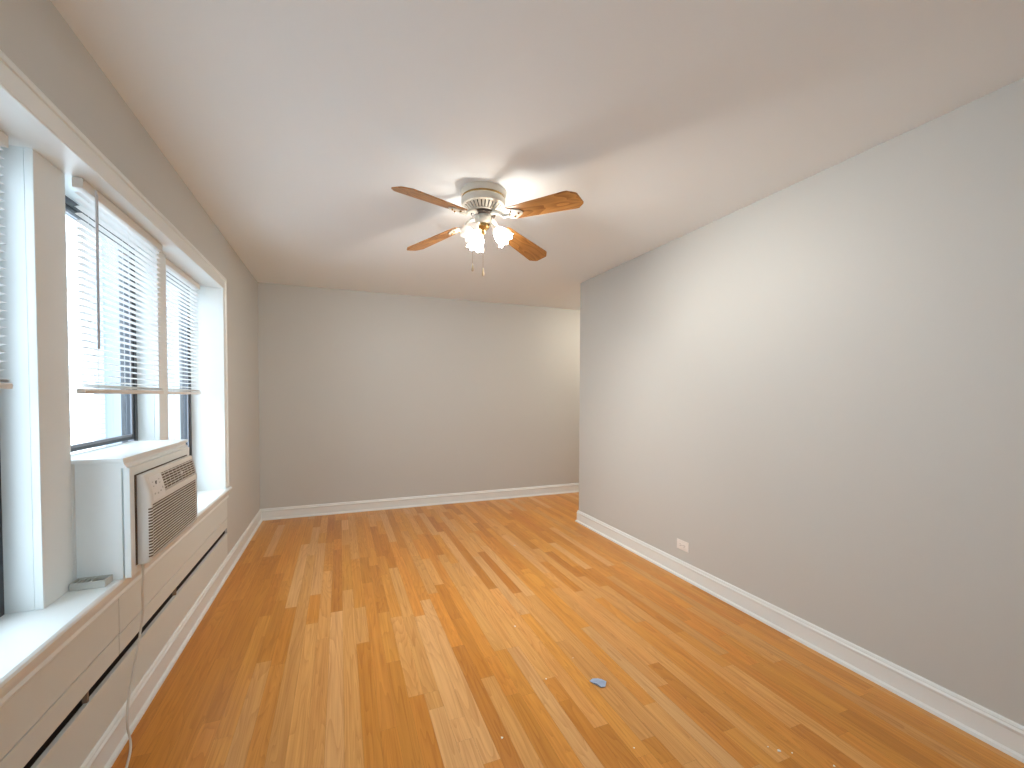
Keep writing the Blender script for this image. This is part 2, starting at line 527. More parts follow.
# stool with a rounded nose and horns, apron below
bm = bmesh.new()
nose = [(-1.06, WZ0), (-0.784, WZ0), (-0.777, 0.634), (-0.774, 0.642), (-0.777, 0.650), (-0.784, SILL), (-1.06, SILL)]
prism(bm, nose, lambda p: (p[0], WY0, p[1]), lambda p: (p[0], WY1, p[1]))
horn = [(XL - 0.0, WZ0)] + nose[1:-1] + [(XL, SILL)]
prism(bm, horn, lambda p: (p[0], WY1, p[1]), lambda p: (p[0], WY1 + 0.105, p[1]))
prism(bm, horn, lambda p: (p[0], WY0 - 0.105, p[1]), lambda p: (p[0], WY0, p[1]))
struct(obj('trim_5', bm, m_trim, smooth=True, angle=25), 'white window stool')
bm = bmesh.new()
ap = [(XL, 0.572), (-0.797, 0.572), (-0.794, 0.580), (-0.797, 0.592), (-0.792, 0.604), (-0.786, 0.617), (-0.784, 0.630), (XL, 0.630)]
prism(bm, ap, lambda p: (p[0], WY0 - 0.09, p[1]), lambda p: (p[0], WY1 + 0.09, p[1]))
struct(obj('trim_6', bm, m_trim, smooth=True, angle=25), 'white apron moulding under the stool')

# ------------------------------------------------------------------ windows
def window(n, y0, y1, z0, z1, label):
    bm = bmesh.new()
    xo, xi = -1.058, -1.000
    w = 0.030
    box(bm, xo, xi, y0, y0 + w, z0, z1); box(bm, xo, xi, y1 - w, y1, z0, z1)
    box(bm, xo, xi, y0 + w, y1 - w, z1 - w, z1); box(bm, xo, xi, y0 + w, y1 - w, z0, z0 + 0.02)
    win = struct(obj('window_%d' % n, bm, m_bronze), label)
    bm = bmesh.new()                      # bright tracks along the stiles
    for ya in (y0 + w, y1 - w - 0.006):
        box(bm, -1.030, -1.006, ya, ya + 0.006, z0 + 0.02, z1 - w)
    obj('track', bm, m_alu, win)
    def sash(za, zb, xs, nm):
        bm = bmesh.new()
        s = 0.026
        ya, yb = y0 + w + 0.007, y1 - w - 0.007
        x0, x1 = xs - 0.022, xs
        box(bm, x0, x1, ya, ya + s, za, zb, 0.002, 1); box(bm, x0, x1, yb - s, yb, za, zb, 0.002, 1)
        box(bm, x0, x1, ya + s, yb - s, za, za + s, 0.002, 1); box(bm, x0, x1, ya + s, yb - s, zb - s, zb, 0.002, 1)
        so = obj(nm, bm, m_bronze, win)
        bm = bmesh.new()                  # grey glazing bead
        b_ = 0.010
        box(bm, x1 - 0.004, x1 + 0.002, ya + s - b_, ya + s + 0.002, za + s, zb - s); box(bm, x1 - 0.004, x1 + 0.002, yb - s - 0.002, yb - s + b_, za + s, zb - s)
        box(bm, x1 - 0.004, x1 + 0.002, ya + s, yb - s, za + s - b_, za + s + 0.002); box(bm, x1 - 0.004, x1 + 0.002, ya + s, yb - s, zb - s - 0.002, zb - s + b_)
        obj('glazing_bead', bm, m_alu, so)
        bm = bmesh.new()
        xm = (x0 + x1) / 2
        vs = [bm.verts.new(q) for q in ((xm, ya + s, za + s), (xm, yb - s, za + s), (xm, yb - s, zb - s), (xm, ya + s, zb - s))]
        bm.faces.new(vs)
        obj('pane', bm, m_pane, so)
    return win, sash

w1, s1 = window(1, WY0 + 0.001, MA[0] + 0.002, SILL, WZ1, 'nearest window')
s1(SILL + 0.022, WZ1 - 0.032, -1.004, 'sash')
w2, s2 = window(2, MA[1] - 0.002, MB_[0] + 0.002, SILL, WZ1, 'middle window over the air conditioner')
s2(1.124, WZ1 - 0.032, -1.004, 'sash')
w3, s3 = window(3, MB_[1] - 0.002, WY1 - 0.001, SILL, WZ1, 'far window')
s3(SILL + 0.022, WZ1 - 0.032, -1.004, 'sash')

# unseen window added behind the viewer for more daylight
bm = bmesh.new()
for x in (RX0, (RX0 + RX1) / 2 - 0.025, RX1 - 0.05):
    box(bm, x, x + 0.05, YR - 0.11, YR - 0.05, RZ0, RZ1)
for xa, xb in ((RX0 + 0.05, (RX0 + RX1) / 2 - 0.025), ((RX0 + RX1) / 2 + 0.025, RX1 - 0.05)):
    for z in (RZ0, (RZ0 + RZ1) / 2 - 0.02, RZ1 - 0.04):
        box(bm, xa, xb, YR - 0.10, YR - 0.06, z, z + 0.04)
w4 = struct(obj('window_4', bm, m_trim), 'unseen window added behind the viewer for daylight')
bm = bmesh.new()
bm.faces.new([bm.verts.new(q) for q in ((RX0 + 0.01, YR - 0.08, RZ0 + 0.01), (RX1 - 0.01, YR - 0.08, RZ0 + 0.01), (RX1 - 0.01, YR - 0.08, RZ1 - 0.01), (RX0 + 0.01, YR - 0.08, RZ1 - 0.01))])
obj('pane', bm, m_pane, w4)

# ------------------------------------------------------------------ blinds
def blind(label, xc, y0, y1, z1, z0, wand_y=None, droop=0.0):
    root = thing('window_blind', label, 'blind', (xc, (y0 + y1) / 2, z1), 'mini blinds in the windows')
    bm = bmesh.new(); box(bm, xc - 0.014, xc + 0.018, y0, y1, z1 - 0.036, z1, 0.002, 2)
    obj('headrail', bm, m_rail, root)
    bm = bmesh.new()
    wdt, tilt, pitch = 0.0215, math.radians(12), 0.0253
    zs = []
    z = z1 - 0.05
    while z > z0 + 0.030:
        zs.append(z); z -= pitch
    for z in zs:
        A, B = [], []
        for i in range(5):
            t = -1 + i * 0.5
            h = 0.0016 * (1 - t * t)
            dx = wdt / 2 * t * math.cos(tilt) - h * math.sin(tilt)
            dz = wdt / 2 * t * math.sin(tilt) + h * math.cos(tilt)
            A.append(bm.verts.new((xc + dx, y0 + 0.006, z + dz)))
            B.append(bm.verts.new((xc + dx, y1 - 0.006, z + dz)))
        for i in range(4):
            bm.faces.new((A[i], A[i + 1], B[i + 1], B[i]))
    obj('slats', bm, m_slat, root, smooth=True)
    bm = bmesh.new()
    for y in (y0 + 0.10, (y0 + y1) / 2, y1 - 0.10):
        for dx in (-0.0105, 0.0105):
            tube(bm, [(xc + dx, y, z1 - 0.036), (xc + dx, y, z0 + 0.01)], 0.0007, 5)
    obj('ladder_cord', bm, m_slat, root)
    bm = bmesh.new()
    nseg = 12
    rail = [(-0.012, -0.006), (0.012, -0.006), (0.0135, 0.006), (0.011, 0.012), (-0.011, 0.012), (-0.0135, 0.006)]
    rings = []
    for i in range(nseg + 1):
        y = y0 + (y1 - y0) * i / nseg
        rings.append([bm.verts.new((xc + x, y, z0 + zz)) for x, zz in rail])
    for i in range(nseg):
        for k in range(6):
            j = (k + 1) % 6
            bm.faces.new((rings[i][k], rings[i][j], rings[i + 1][j], rings[i + 1][k]))
    bm.faces.new(rings[0]); bm.faces.new(rings[-1][::-1])
    br = obj('bottom_rail', bm, m_rail, root)
    # bunched slats resting on the bottom rail
    bm = bmesh.new()
    for q in range(4):
        zq = z0 + 0.0150 + q * 0.0042
        A, B = [], []
        for i in range(5):
            t = -1 + i * 0.5
            A.append(bm.verts.new((xc + 0.0125 * t, y0 + 0.004, zq + 0.003 * (1 - t * t))))
            B.append(bm.verts.new((xc + 0.0125 * t, y1 - 0.004, z0 + 0.0150 + q * 0.0022 + 0.003 * (1 - t * t))))
        for i in range(4):
            bm.faces.new((A[i], A[i + 1], B[i + 1], B[i]))
    obj('stacked_slats', bm, m_rail, root, smooth=True)
    if wand_y:
        bm = bmesh.new(); tube(bm, [(xc + 0.024, wand_y, z1 - 0.012), (xc + 0.027, wand_y, z1 - 0.03), (xc + 0.026, wand_y - 0.004, 1.53)], [0.002, 0.0042, 0.0042], 6)
        obj('tilt_wand', bm, m_wand, root)
    return root
blind('white mini blind in the nearest window, left of the broad white post', -0.945, WY0 + 0.02, 1.80, WZ1 - 0.002, 1.380)
blind('white mini blind with tilt wand hanging above the air conditioner', -0.876, 2.045, 2.80, WZ1 - 0.002, 1.366, wand_y=2.118)
blind('narrow white mini blind in the far window beside the back wall', -0.938, 3.045, 3.705, WZ1 - 0.002, 1.364)

# ------------------------------------------------------------------ convector cover below the stool
root = thing('radiator_cover', 'cream radiator cover with a long dark slot under the window sill', 'radiator cover', (XL, 2.5, 0.12))
ya, yb, yv = WY0 - 0.0, WY1 + 0.088 - 0.1, 2.115
yb = 3.860
g = 0.0028
xf = -0.806
bm = bmesh.new()
box(bm, xf - 0.018, xf, ya, yv - g, 0.426 + g, 0.570, 0.001, 1); obj('upper_panel', bm, m_panel, root)
bm = bmesh.new()
box(bm, xf - 0.018, xf, yv + g, yb, 0.420 + g, 0.570, 0.001, 1); obj('upper_panel', bm, m_panel, root)
bm = bmesh.new()
box(bm, xf - 0.018, xf - 0.001, ya, yv - g, 0.342, 0.426 - g, 0.001, 1); obj('middle_panel', bm, m_panel, root)
bm = bmesh.new()
box(bm, xf - 0.018, xf - 0.001, yv + g, yb, 0.342, 0.420 - g, 0.001, 1); obj('middle_panel', bm, m_panel, root)
bm = bmesh.new()
box(bm, xf - 0.018, xf - 0.002, ya, yb, BBZ - 0.03, 0.299, 0.001, 1); obj('lower_panel', bm, m_panel, root)
bm = bmesh.new()
box(bm, -0.885, -0.880, ya, yb, 0.28, 0.35); box(bm, -0.88, xf - 0.019, ya, yb, 0.28, 0.2985); box(bm, -0.88, xf - 0.019, ya, yb, 0.3425, 0.345)
box(bm, -0.88, xf - 0.018, yb - 0.004, yb, 0.2985, 0.3425)
obj('air_slot', bm, m_dark, root)
for y in (1.90, 2.76):
    bm = bmesh.new(); box(bm, xf - 0.022, xf - 0.006, y - 0.005, y + 0.005, 0.299, 0.342, 0.001, 1)
    obj('slot_clip', bm, material('slot_clip_brown', (0.30, 0.20, 0.13), 0.5) if 'slot_clip_brown' not in bpy.data.materials else bpy.data.materials['slot_clip_brown'], root)

# ------------------------------------------------------------------ box around the air conditioner
root = thing('air_conditioner_surround', 'white wooden boxed surround with a shelf top enclosing the air conditioner', 'cabinet', (-0.85, 2.4, SILL))
bm = bmesh.new()
sh = [(-0.985, 2.043), (-0.758, 2.043), (-0.758, 2.772), (-0.985, 2.772)]
box(bm, -0.999, -0.757, 2.042, 2.790, 1.104, 1.118, 0.002, 2)
obj('shelf_top', bm, m_trim, root)
bm = bmesh.new(); box(bm, -0.999, -0.770, 2.060, 2.078, SILL, 1.104, 0.001, 1); obj('side_panel', bm, m_trim, root)
bm = bmesh.new(); box(bm, -0.999, -0.767, 2.732, 2.750, SILL, 1.104, 0.001, 1); obj('side_panel', bm, m_trim, root)
bm = bmesh.new(); box(bm, -0.999, -0.905, 2.0405, 2.0595, SILL, 1.104); obj('filler_strip', bm, m_trim, root)
bm = bmesh.new()
prism(bm, [(-0.767, 1.080), (-0.750, 1.080), (-0.752, 1.088), (-0.759, 1.094), (-0.760, 1.104), (-0.767, 1.104)],
      lambda p: (p[0], 2.052, p[1]), lambda p: (p[0], 2.760, p[1]))
obj('cove_moulding', bm, m_trim, root, smooth=True, angle=25)
bm = bmesh.new()
F0, F1, FZ0, FZ1 = 2.060, 2.764, 0.657, 1.079
AY0, AY1, AZ0, AZ1 = 2.112, 2.715, 0.690, 1.040
box(bm, -0.765, -0.745, F0, AY0 - 0.012, FZ0, FZ1, 0.002, 2); box(bm, -0.765, -0.745, AY1 + 0.004, F1, FZ0, FZ1, 0.002, 2)
box(bm, -0.765, -0.745, AY0 - 0.012, AY1 + 0.004, AZ1 + 0.004, FZ1, 0.002, 2); box(bm, -0.765, -0.745, AY0 - 0.012, AY1 + 0.004, FZ0, AZ0 - 0.004, 0.002, 2)
obj('front_frame', bm, m_trim, root)

bm = bmesh.new()
m_gap_shadow = material('gap_shadow_brown', (0.10, 0.065, 0.04), 0.9)  # dark strip for the shadow in the gap around the unit
box(bm, -0.762, -0.7425, AY0 - 0.011, AY0 - 0.0005, AZ0, AZ1 + 0.003); box(bm, -0.762, -0.7425, AY0 - 0.0005, AY1, AZ1 + 0.0005, AZ1 + 0.0038)
obj('gap_shadow', bm, m_gap_shadow, root)

# ------------------------------------------------------------------ air conditioner
root = thing('window_air_conditioner', 'white window air conditioner with louvred front and control panel', 'air conditioner', (-0.75, 2.4, AZ0))
bm = bmesh.new(); box(bm, -1.20, -0.748, AY0 + 0.01, AY1 - 0.01, AZ0 + 0.008, AZ1 - 0.01)
obj('body', bm, m_ac, root)
AXB, AXF = -0.748, -0.700
# front shell: hollow frame with rounded cheeks, curved back at top
def front_x(z):
    t = (z - 0.93) / (AZ1 - 0.93)
    return AXF - 0.022 * max(0, t) ** 1.6 - 0.006 * max(0, (0.73 - z) / 0.04) ** 2
def shell_piece(bm, y0, y1, z0, z1, nz=10, rl=0.0, rr=0.0, inset=0.0):
    """solid with front following front_x; rl/rr round the left/right front corner"""
    cols = []
    ny = 7
    ys = []
    for i in range(ny):
        if rl or rr:
            t = i / (ny - 1)
        else:
            t = i / (ny - 1)
        ys.append(y0 + (y1 - y0) * t)
    G = []
    for kz in range(nz + 1):
        z = z0 + (z1 - z0) * kz / nz
        row = []
        for y in ys:
            x = front_x(z) - inset
            if rl and y < y0 + rl:
                d = 1 - (y - y0) / rl; x -= rl * (1 - math.sqrt(max(0, 1 - d * d)))
            if rr and y > y1 - rr:
                d = 1 - (y1 - y) / rr; x -= rr * (1 - math.sqrt(max(0, 1 - d * d)))
            row.append(bm.verts.new((x, y, z)))
        G.append(row)
    Bk = [[bm.verts.new((AXB, y, z0 + (z1 - z0) * kz / nz)) for y in ys] for kz in range(nz + 1)]
    for kz in range(nz):
        for i in range(ny - 1):
            bm.faces.new((G[kz][i], G[kz][i + 1], G[kz + 1][i + 1], G[kz + 1][i]))
            bm.faces.new((Bk[kz][i], Bk[kz + 1][i], Bk[kz + 1][i + 1], Bk[kz][i + 1]))
        bm.faces.new((G[kz][0], G[kz + 1][0], Bk[kz + 1][0], Bk[kz][0]))
        bm.faces.new((G[kz][-1], Bk[kz][-1], Bk[kz + 1][-1], G[kz + 1][-1]))
    for i in range(ny - 1):
        bm.faces.new((G[0][i], Bk[0][i], Bk[0][i + 1], G[0][i + 1]))
        bm.faces.new((G[-1][i], G[-1][i + 1], Bk[-1][i + 1], Bk[-1][i]))
GY0, GY1 = AY0 + 0.022, AY1 - 0.006          # louvre field
LZ0, LZ1 = 0.700, 0.918                      # lower louvres
TZ0, TZ1 = 0.945, 1.022                      # upper louvres
CY1 = 2.275                                  # control panel end
bm = bmesh.new()
shell_piece(bm, AY0, GY0, AZ0, AZ1, 16, rl=0.018)
shell_piece(bm, GY1, AY1, AZ0, AZ1, 16, rr=0.005)
shell_piece(bm, GY0, GY1, AZ0, LZ0, 3)
shell_piece(bm, GY0, GY1, LZ1, TZ0, 3)
shell_piece(bm, GY0, GY1, TZ1, AZ1, 3)
shell_piece(bm, GY0, CY1, TZ0, TZ1, 6)
fs = obj('front_panel', bm, m_ac, root, smooth=True, angle=40)
bm = bmesh.new()
for (ya_, yb_, za_, zb_) in ((GY0, GY1, LZ0, LZ1), (CY1, GY1, TZ0, TZ1)):
    zz = [za_ + (zb_ - za_) * i / 8 for i in range(9)]
    prism(bm, [(front_x(z) - 0.0065, z) for z in zz] + [(-0.7475, zb_), (-0.7475, za_)], lambda p: (p[0], ya_, p[1]), lambda p: (p[0], yb_, p[1]))
obj('grille_backing', bm, m_acdark, root)
bm = bmesh.new()
nl = 18
for i in range(nl):
    z = LZ0 + 0.003 + (LZ1 - LZ0 - 0.006) * (i + 0.5) / nl
    pr = [(front_x(z) - 0.001, z - 0.0022), (front_x(z) - 0.001, z + 0.0012), (front_x(z) - 0.004, z + 0.0014), (front_x(z) - 0.004, z - 0.0020)]
    # the louvres wrap round the near cheek
    prism(bm, pr, lambda p: (p[0], GY0 - 0.001, p[1]), lambda p: (p[0], GY1 + 0.001, p[1]))
    rib = []
    for q in range(6):
        y = AY0 + 0.0008 + (0.0212 - 0.0008) * q / 5
        dd = max(0, 1 - (y - AY0) / 0.018)
        rib.append((front_x(z) - 0.018 * (1 - math.sqrt(max(0, 1 - dd * dd))), y))
    prism(bm, [(x + 0.0016, y - 0.0010) for x, y in rib] + [(x - 0.003, y) for x, y in rib[::-1]],
          lambda p: (p[0], p[1], z - 0.0022), lambda p: (p[0], p[1], z + 0.0012))
obj('lower_louvres', bm, m_ac, root)
bm = bmesh.new()                              # dark strips standing in for the shade of louvre gaps round the near cheek
for i in range(1, nl):
    z = LZ0 + 0.003 + (LZ1 - LZ0 - 0.006) * i / nl
    rib = []
    for q in range(5):
        y = AY0 + 0.0035 + (0.0219 - 0.0035) * q / 4
        dd = max(0, 1 - (y - AY0) / 0.018)
        rib.append((front_x(z) - 0.018 * (1 - math.sqrt(max(0, 1 - dd * dd))), y))
    prism(bm, [(x + 0.0004, y - 0.0004) for x, y in rib] + [(x - 0.003, y) for x, y in rib[::-1]],
          lambda p: (p[0], p[1], z - 0.0030), lambda p: (p[0], p[1], z + 0.0030))
obj('cheek_gap_shade', bm, m_acdark, root)
bm = bmesh.new()
for i in range(7):
    z = TZ0 + (TZ1 - TZ0) * (i + 0.5) / 7
    x = front_x(z)
    pr = [(x - 0.001, z - 0.0020), (x - 0.001, z + 0.0014), (x - 0.004, z + 0.0016), (x - 0.004, z - 0.0018)]
    prism(bm, pr, lambda p: (p[0], CY1 - 0.001, p[1]), lambda p: (p[0], GY1 + 0.001, p[1]))
for i in range(1, 9):
    y = CY1 + (GY1 - CY1) * i / 9
    z0_, z1_ = TZ0, TZ1
    pr = [(front_x(z0_) - 0.018, z0_), (front_x(z0_) - 0.005, z0_), (front_x(0.98) - 0.005, 0.98), (front_x(z1_) - 0.005, z1_), (front_x(z1_) - 0.018, z1_)]
    prism(bm, pr, lambda p: (p[0], y - 0.0009, p[1]), lambda p: (p[0], y + 0.0009, p[1]))
obj('upper_louvres', bm, m_ac, root)
# badge in the upper louvres
bm = bmesh.new(); x = front_x(0.985); box(bm, x - 0.003, x + 0.0012, 2.490, 2.520, 0.978, 0.990, 0.0008, 1)
obj('badge', bm, m_label, root)
# control panel plate following the front
bm = bmesh.new()
A, B = [], []
cy0, cy1 = GY0 + 0.012, CY1 - 0.006
for kz in range(7):
    z = 0.930 + (1.024 - 0.930) * kz / 6
    A.append((front_x(z), z))
poly = [(x + 0.0012, z) for x, z in A] + [(x - 0.002, z) for x, z in A[::-1]]
prism(bm, poly, lambda p: (p[0], cy0, p[1]), lambda p: (p[0], cy1, p[1]))
cp = obj('control_panel', bm, m_label, root)
bm = bmesh.new()
def mark(y, z, w, h):
    x = front_x(z) + 0.0013
    box(bm, x - 0.001, x + 0.0006, y - w / 2, y + w / 2, z - h / 2, z + h / 2)
mark(2.195, 0.992, 0.012, 0.022)
obj('display', bm, material('display_brown', (0.12, 0.10, 0.09), 0.3), cp)
btn = material('button_grey', (0.56, 0.54, 0.51), 0.5)
for y, z, w, h in ((2.165, 1.002, .010, .004), (2.165, 0.985, .010, .004), (2.232, 1.004, .012, .004), (2.232, 0.990, .012, .004), (2.165, 0.955, .012, .007), (2.196, 0.952, .012, .007), (2.226, 0.956, .012, .006), (2.250, 0.966, .008, .008)):
    bm = bmesh.new(); mark(y, z, w, h); obj('button', bm, btn, cp)
# power cord: out of the shell's bottom, down the panels, over the baseboard and along the floor
def bez(pts, n=10):
    P = [Vector(p) for p in pts]; out = []
    for i in range(len(P) - 1):
        p0 = P[max(0, i - 1)]; p1 = P[i]; p2 = P[i + 1]; p3 = P[min(len(P) - 1, i + 2)]
        for k in range(n):
            t = k / n
            out.append(0.5 * ((2 * p1) + (p2 - p0) * t + (2 * p0 - 5 * p1 + 4 * p2 - p3) * t * t + (3 * p1 - p0 - 3 * p2 + p3) * t ** 3))
    out.append(P[-1]); return out
cord = bez([(-0.742, 2.150, 0.700), (-0.742, 2.155, 0.655), (-0.752, 2.175, 0.56), (-0.765, 2.21, 0.45), (-0.772, 2.195, 0.36), (-0.776, 2.15, 0.26), (-0.774, 2.09, 0.16),
            (-0.772, 2.075, 0.08), (-0.764, 2.075, 0.02), (-0.748, 2.03, 0.0045), (-0.7295, 1.949, 0.0045), (-0.705, 1.83, 0.0045), (-0.67, 1.60, 0.0045)])
bm = bmesh.new(); tube(bm, cord, 0.0042, 8)
obj('power_cord', bm, m_cord, root, smooth=True)

# plastic bracket lying on the stool by the surround
root = thing('vent_bracket', 'small grey white plastic bracket with slots lying on the sill', 'bracket', (-0.85, 2.03, SILL))
bm = bmesh.new()
bx0, bx1, by0, by1, bz = -0.902, -0.800, 2.000, 2.058, SILL
box(bm, bx0, bx1, by0, by0 + 0.006, bz, bz + 0.026, 0.001, 1); box(bm, bx0, bx1, by1 - 0.006, by1, bz, bz + 0.026, 0.001, 1)
box(bm, bx0, bx0 + 0.006, by0 + 0.006, by1 - 0.006, bz, bz + 0.026, 0.001, 1); box(bm, bx1 - 0.006, bx1, by0 + 0.006, by1 - 0.006, bz, bz + 0.026, 0.001, 1)
box(bm, bx0 + 0.006, bx1 - 0.006, by0 + 0.006, by1 - 0.006, bz, bz + 0.006)
obj('tray', bm, m_vent, root)
for i, xq in enumerate((-0.892, -0.880, -0.867, -0.852)):
    bm = bmesh.new(); box(bm, xq, xq + 0.006, by0 + 0.006, by1 - 0.006, bz + 0.006, bz + 0.022, 0.001, 1)
    obj('divider', bm, m_vent, root)
bm = bmesh.new(); box(bm, -0.844, -0.808, by0 + 0.008, by1 - 0.008, bz + 0.0061, bz + 0.014, 0.001, 1); obj('pad', bm, material('bracket_pad_grey', (0.30, 0.30, 0.31), 0.6), root)

# ------------------------------------------------------------------ outlet on the right wall
oy, oz = 2.521, 0.241
root = thing('wall_outlet', 'white horizontal outlet plate on the right wall above the baseboard', 'outlet', (XR, oy, oz))
bm = bmesh.new(); box(bm, XR - 0.006, XR, oy - 0.058, oy + 0.058, oz - 0.036, oz + 0.036, 0.002, 2)
obj('faceplate', bm, m_outlet, root)
for s in (-1, 1):
    bm = bmesh.new(); Mx = Matrix.Translation((XR - 0.0085, oy + s * 0.0195, oz)) @ Matrix.Rotation(PI / 2, 4, 'Y')
    lathe(bm, [(0.0165, -0.0), (0.0165, 0.003)], 24, Mx)
    rc = obj('receptacle', bm, m_outlet, root)
    bm = bmesh.new()
    for dz in (-0.006, 0.006):
        box(bm, XR - 0.0092, XR - 0.0082, oy + s * 0.0195 - 0.004, oy + s * 0.0195 + 0.004, oz + dz - 0.0013, oz + dz + 0.0013)
    box(bm, XR - 0.0092, XR - 0.0082, oy + s * 0.0195 - 0.0115, oy + s * 0.0195 - 0.0075, oz - 0.002, oz + 0.002)
    obj('slot', bm, m_slot, rc)
bm = bmesh.new(); lathe(bm, [(0.003, 0), (0.003, 0.0012)], 12, Matrix.Translation((XR - 0.0073, oy, oz)) @ Matrix.Rotation(PI / 2, 4, 'Y'))
obj('screw', bm, m_alu, root)

# ------------------------------------------------------------------ ceiling fan
FX, FY = 0.792, 2.468
fan = thing('ceiling_fan', 'white ceiling fan with four oak blades and three glass lights', 'ceiling fan', (FX, FY, H))
T = Matrix.Translation((FX, FY, 0))
bm = bmesh.new()
lathe(bm, [(0.135, H), (0.135, H - 0.012), (0.132, H - 0.024), (0.128, H - 0.030), (0.128, H - 0.033), (0.05, H - 0.033)], 64, T)
obj('canopy', bm, m_fan, fan, smooth=True)
bm = bmesh.new()
lathe(bm, [(0.05, H - 0.033), (0.1255, H - 0.033), (0.1265, H - 0.038), (0.1255, H - 0.043), (0.05, H - 0.043)], 64, T)
obj('trim_ring', bm, m_brass, fan, smooth=True)
bm = bmesh.new()
lathe(bm, [(0.05, H - 0.043), (0.125, H - 0.043), (0.130, H - 0.050), (0.130, H - 0.074), (0.125, H - 0.084), (0.118, H - 0.087), (0.05, H - 0.087)], 64, T)
obj('motor_housing', bm, m_fan, fan, smooth=True)
bm = bmesh.new()
lathe(bm, [(0.108, H - 0.087), (0.076, H - 0.114), (0.04, H - 0.114)], 48, T)
vb = obj('vent_core', bm, m_hub, fan, smooth=True)
bm = bmesh.new()
for i in range(30):
    t = 2 * PI * i / 30
    Rz = T @ Matrix.Rotation(t, 4, 'Z')
    w0, w1 = 0.0075, 0.0052
    pts = [Vector((0.117, -w0, H - 0.087)), Vector((0.117, w0, H - 0.087)), Vector((0.080, w1, H - 0.118)), Vector((0.080, -w1, H - 0.118))]
    ot = [bm.verts.new(Rz @ p) for p in pts]
    inn = [bm.verts.new(Rz @ (p + Vector((-0.010, 0, 0.004)))) for p in pts]
    bm.faces.new(ot); bm.faces.new(inn[::-1])
    for k in range(4):
        j = (k + 1) % 4
        bm.faces.new((ot[k], ot[j], inn[j], inn[k]))
lathe(bm, [(0.078, H - 0.114), (0.083, H - 0.116), (0.083, H - 0.121), (0.070, H - 0.122)], 48, T)
obj('vent_ring', bm, m_fan, fan)
bm = bmesh.new()
lathe(bm, [(0.040, H - 0.114), (0.072, H - 0.122), (0.074, H - 0.128), (0.070, H - 0.138), (0.040, H - 0.140)], 40, T)
obj('flywheel', bm, m_hub, fan, smooth=True)
# blades
A0 = 212.07
TIPZ, RB0, RB1 = 2.339, 0.185, 0.637
ROOTZ = 2.385
for k in range(4):
    ang = math.radians(A0 + 90 * k)
    R = T @ Matrix.Rotation(ang, 4, 'Z')
    tz = TIPZ + (0.0, 0.015, -0.010, 0.0)[k]      # the blades droop unequally
    def cen(r):
        return ROOTZ + (tz - ROOTZ) * (r - RB0) / (RB1 - RB0)
    pit = math.radians(-13)
    def P(r, w, h):
        return R @ Vector((r - h * 0.1, w * math.cos(pit) - h * math.sin(pit), cen(r) + w * math.sin(pit) + h * math.cos(pit)))
    outline = [(RB0, -0.044), (RB0 + 0.012, -0.052), (RB0 + 0.20, -0.062), (RB1 - 0.058, -0.072), (RB1 - 0.042, -0.071), (RB1 - 0.006, -0.045), (RB1, -0.036),
               (RB1, 0.036), (RB1 - 0.006, 0.045), (RB1 - 0.042, 0.071), (RB1 - 0.058, 0.072), (RB0 + 0.20, 0.062), (RB0 + 0.012, 0.052), (RB0, 0.044)]
    bm = bmesh.new()
    lo = [bm.verts.new(P(r, w, -0.003)) for r, w in outline]
    hi = [bm.verts.new(P(r, w, 0.003)) for r, w in outline]
    bm.faces.new(lo[::-1]); bm.faces.new(hi)
    for i in range(len(outline)):
        j = (i + 1) % len(outline)
        bm.faces.new((lo[i], lo[j], hi[j], hi[i]))
    bl = obj('blade', bm, m_blade, fan)
    inv = R.inverted()
    at = bl.data.attributes.new('grain', 'FLOAT_VECTOR', 'POINT')
    for v in bl.data.vertices:
        q = inv @ (v.co + Vector((FX, FY, H)) if False else v.co)
        at.data[v.index].vector = (q.x + 3.7 * k, q.y + 0.03 * k, 1.7 * k)
    # blade iron: curved arm to a scalloped plate under the blade root
    bm = bmesh.new()
    zt = H - 0.133
    arm = [R @ Vector((0.060, 0, zt)), R @ Vector((0.095, 0, zt - 0.004)), R @ Vector((0.125, 0, zt - 0.018)), R @ Vector((0.155, 0, ROOTZ - 0.008)), P(0.195, 0, -0.008)]
    tube(bm, arm, [0.014, 0.012, 0.010, 0.011, 0.010], 10)
    pl = []
    for i in range(28):
        t = 2 * PI * i / 28
        rr = 1 + 0.13 * math.cos(3 * t)
        pl.append((0.222 + 0.052 * rr * math.cos(t), 0.041 * rr * math.sin(t)))
    lo = [bm.verts.new(P(r, w, -0.0085)) for r, w in pl]; hi = [bm.verts.new(P(r, w, -0.0032)) for r, w in pl]
    bm.faces.new(lo[::-1]); bm.faces.new(hi)
    for i in range(28):
        j = (i + 1) % 28
        bm.faces.new((lo[i], lo[j], hi[j], hi[i]))
    ir = obj('blade_iron', bm, m_fan, fan, smooth=True)
    for r, w in ((0.255, 0), (0.215, 0.024), (0.215, -0.024)):
        bm = bmesh.new()
        p = P(r, w, -0.0115)
        bmesh.ops.create_uvsphere(bm, u_segments=10, v_segments=6, radius=0.006, matrix=Matrix.Translation(p))
        obj('screw', bm, m_brass, ir, smooth=True)
